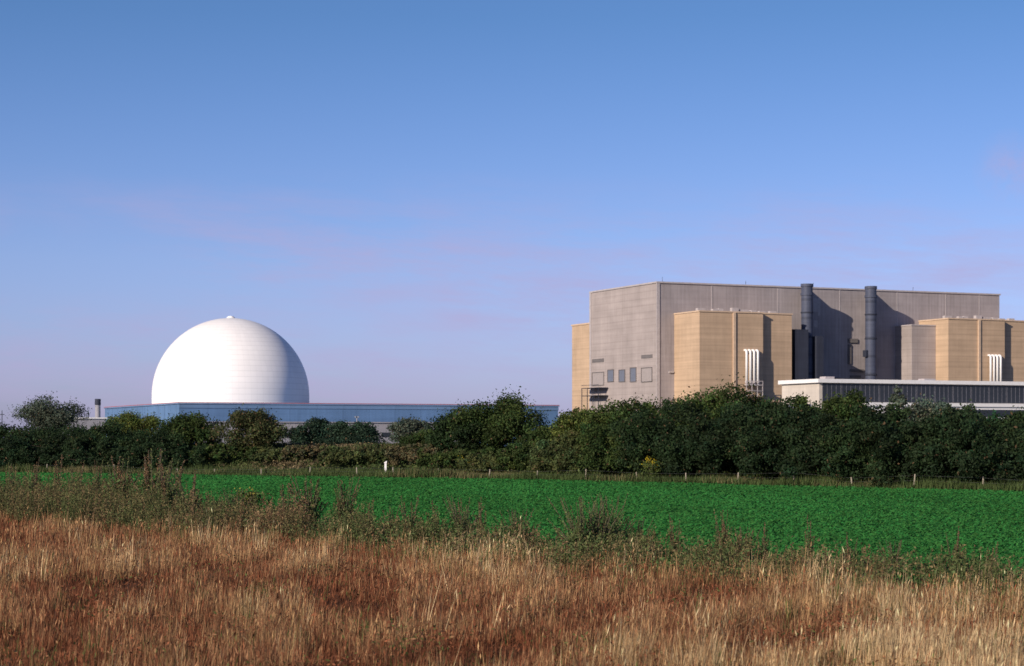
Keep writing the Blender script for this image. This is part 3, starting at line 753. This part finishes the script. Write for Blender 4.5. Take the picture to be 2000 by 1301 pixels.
# ---------------------------------------------------------------- fence
Fn = empty('wire_fence', (0, 150, 0), 0, 'low wire fence on weathered wooden posts along the far side of the crop', 'fence')
tops = []
for px in [-60,20,92,160,223,284,347,420,510,605,697,768,858,955,1050,1143,1244,1340,1440,1549,1665,1785,1920,2060]:
    Y = Yat(px, -0.9); x = (px-1000)/F*Y; h = random.uniform(.78, 1.12)*(1 if px > 690 else .85); lx = random.uniform(-.08, .08)
    MB().tube([(x, Y-150, -0.05), (x+lx*.5, Y-150, h*.5), (x+lx, Y-150, h)], [.05,.047,.043], 8).build('fence_post', M['wood'], Fn)
    tops.append((x+lx, Y-150, h))
for f_ in (.35, .62, .9):
    w_ = MB()
    w_.tube([(a[0], a[1]-.06, a[2]*f_+.02) for a in tops], .004, 4); w_.build('wire', M['wire'], Fn)
Y = Yat(753, 3.6); x = (753-1000)/F*Y; zg = float(ground(np.array([x]), np.array([Y]))[0])
mk = empty('marker_post', (x, Y, zg), 0, 'white marker post with angled top standing on the bank by the fence', 'post')
MB().prism([(-.08,-.08),(.08,-.08),(.08,.08),(-.08,.08)], -.1, 1.05).build('post', M['white'], mk)
v = MB(); v.v = [(-.1,-.1,1.06),(.1,-.1,1.06),(.1,.1,1.06),(-.1,.1,1.06),(-.1,-.1,1.12),(.1,-.1,1.25),(.1,.1,1.25),(-.1,.1,1.12)]
v.f = [(0,3,2,1),(4,5,6,7),(0,1,5,4),(1,2,6,5),(2,3,7,6),(3,0,4,7)]; v.build('post_cap', M['white'], mk)

# ---------------------------------------------------------------- light, sky, camera
AZ, EL = math.radians(40), math.radians(22)
s = Vector((-math.sin(AZ)*math.cos(EL), -math.cos(AZ)*math.cos(EL), math.sin(EL)))
ld = bpy.data.lights.new('sun', 'SUN'); ld.energy = 5.0; ld.angle = math.radians(0.5); ld.color = (1.0, 0.87, 0.72)
lo = bpy.data.objects.new('sun', ld); col.objects.link(lo); lo.rotation_euler = (-s).to_track_quat('-Z', 'Y').to_euler()

w = bpy.data.worlds.new('World'); scene.world = w; w.use_nodes = True
nt = w.node_tree; bg = nt.nodes['Background']
sky = nt.nodes.new('ShaderNodeTexSky'); sky.sky_type = 'NISHITA'; sky.sun_disc = False
sky.sun_elevation = EL; sky.sun_rotation = math.atan2(s.x, s.y) % (2*PI); sky.air_density = 1.0; sky.dust_density = 0.6; sky.ozone_density = 3.0
tc = nt.nodes.new('ShaderNodeTexCoord'); sp = nt.nodes.new('ShaderNodeSeparateXYZ'); nt.links.new(tc.outputs['Generated'], sp.inputs[0])
X, Y, Z = sp.outputs
cr = nt.nodes.new('ShaderNodeValToRGB'); nt.links.new(ramp(nt, Z, 0.0, 0.4), cr.inputs[0])
el = cr.color_ramp.elements
el[0].position = 0.0; el[0].color = (0.37,0.365,0.70,1); el[1].position = 1.0; el[1].color = (0.25,0.29,0.41,1)
e_ = el.new(0.52); e_.color = (0.24,0.32,0.465,1)
e_ = el.new(0.22); e_.color = (0.37,0.378,0.60,1)
vs = nt.nodes.new('ShaderNodeVectorMath'); vs.operation = 'SCALE'; nt.links.new(cr.outputs[0], vs.inputs[0]); vs.inputs['Scale'].default_value = 2.2
skc = mixc(nt, 1.0, sky.outputs[0], vs.outputs[0], 'MULTIPLY')
cv = comb(nt, mth(nt, 'MULTIPLY', X, 10.0), mth(nt, 'MULTIPLY', Y, 1.0), mth(nt, 'ADD', mth(nt, 'MULTIPLY', Z, 60.0), mth(nt, 'MULTIPLY', X, 3.0)))
c1 = noise(nt, cv, 1.0, 8, 0.66)
c2 = noise(nt, comb(nt, mth(nt, 'MULTIPLY', X, 9.0), 3.3, mth(nt, 'MULTIPLY', Z, 20.0)), 1.0, 2, 0.5)
cm = mth(nt, 'MULTIPLY', mth(nt, 'MULTIPLY', ramp(nt, c1, 0.38, 0.66), ramp(nt, c2, 0.30, 0.55)), mth(nt, 'MULTIPLY', ramp(nt, Z, 0.0, 0.02), ramp(nt, Z, 0.135, 0.09)))
vd = nt.nodes.new('ShaderNodeVectorMath'); vd.operation = 'DISTANCE'; nt.links.new(tc.outputs['Generated'], vd.inputs[0]); vd.inputs[1].default_value = (0.2415, 0.961, 0.131)
pf = mth(nt, 'MULTIPLY', ramp(nt, vd.outputs['Value'], 0.020, 0.002), ramp(nt, noise(nt, tc.outputs['Generated'], 60, 5, .65), .34, .58))
cm = mth(nt, 'MAXIMUM', cm, mth(nt, 'MULTIPLY', pf, 0.75))
skc2 = mixc(nt, mth(nt, 'MULTIPLY', cm, 0.60), skc, (4.7, 4.0, 6.4))
nt.links.new(skc2, bg.inputs['Color']); bg.inputs['Strength'].default_value = 0.1

cam = bpy.data.cameras.new('camera'); co = bpy.data.objects.new('camera', cam); col.objects.link(co)
co.location = (0, 0, CAMZ); co.rotation_euler = (PI/2, 0, 0)
cam.sensor_width = 36; cam.lens = F/2000*36; cam.shift_y = (HZ-650.5)/2000; cam.clip_start = 0.5; cam.clip_end = 30000
cam.dof.use_dof = True; cam.dof.focus_distance = 55; cam.dof.aperture_fstop = 2.8
scene.camera = co
scene.view_settings.view_transform = 'Standard'; scene.view_settings.look = 'None'; scene.view_settings.exposure = 0
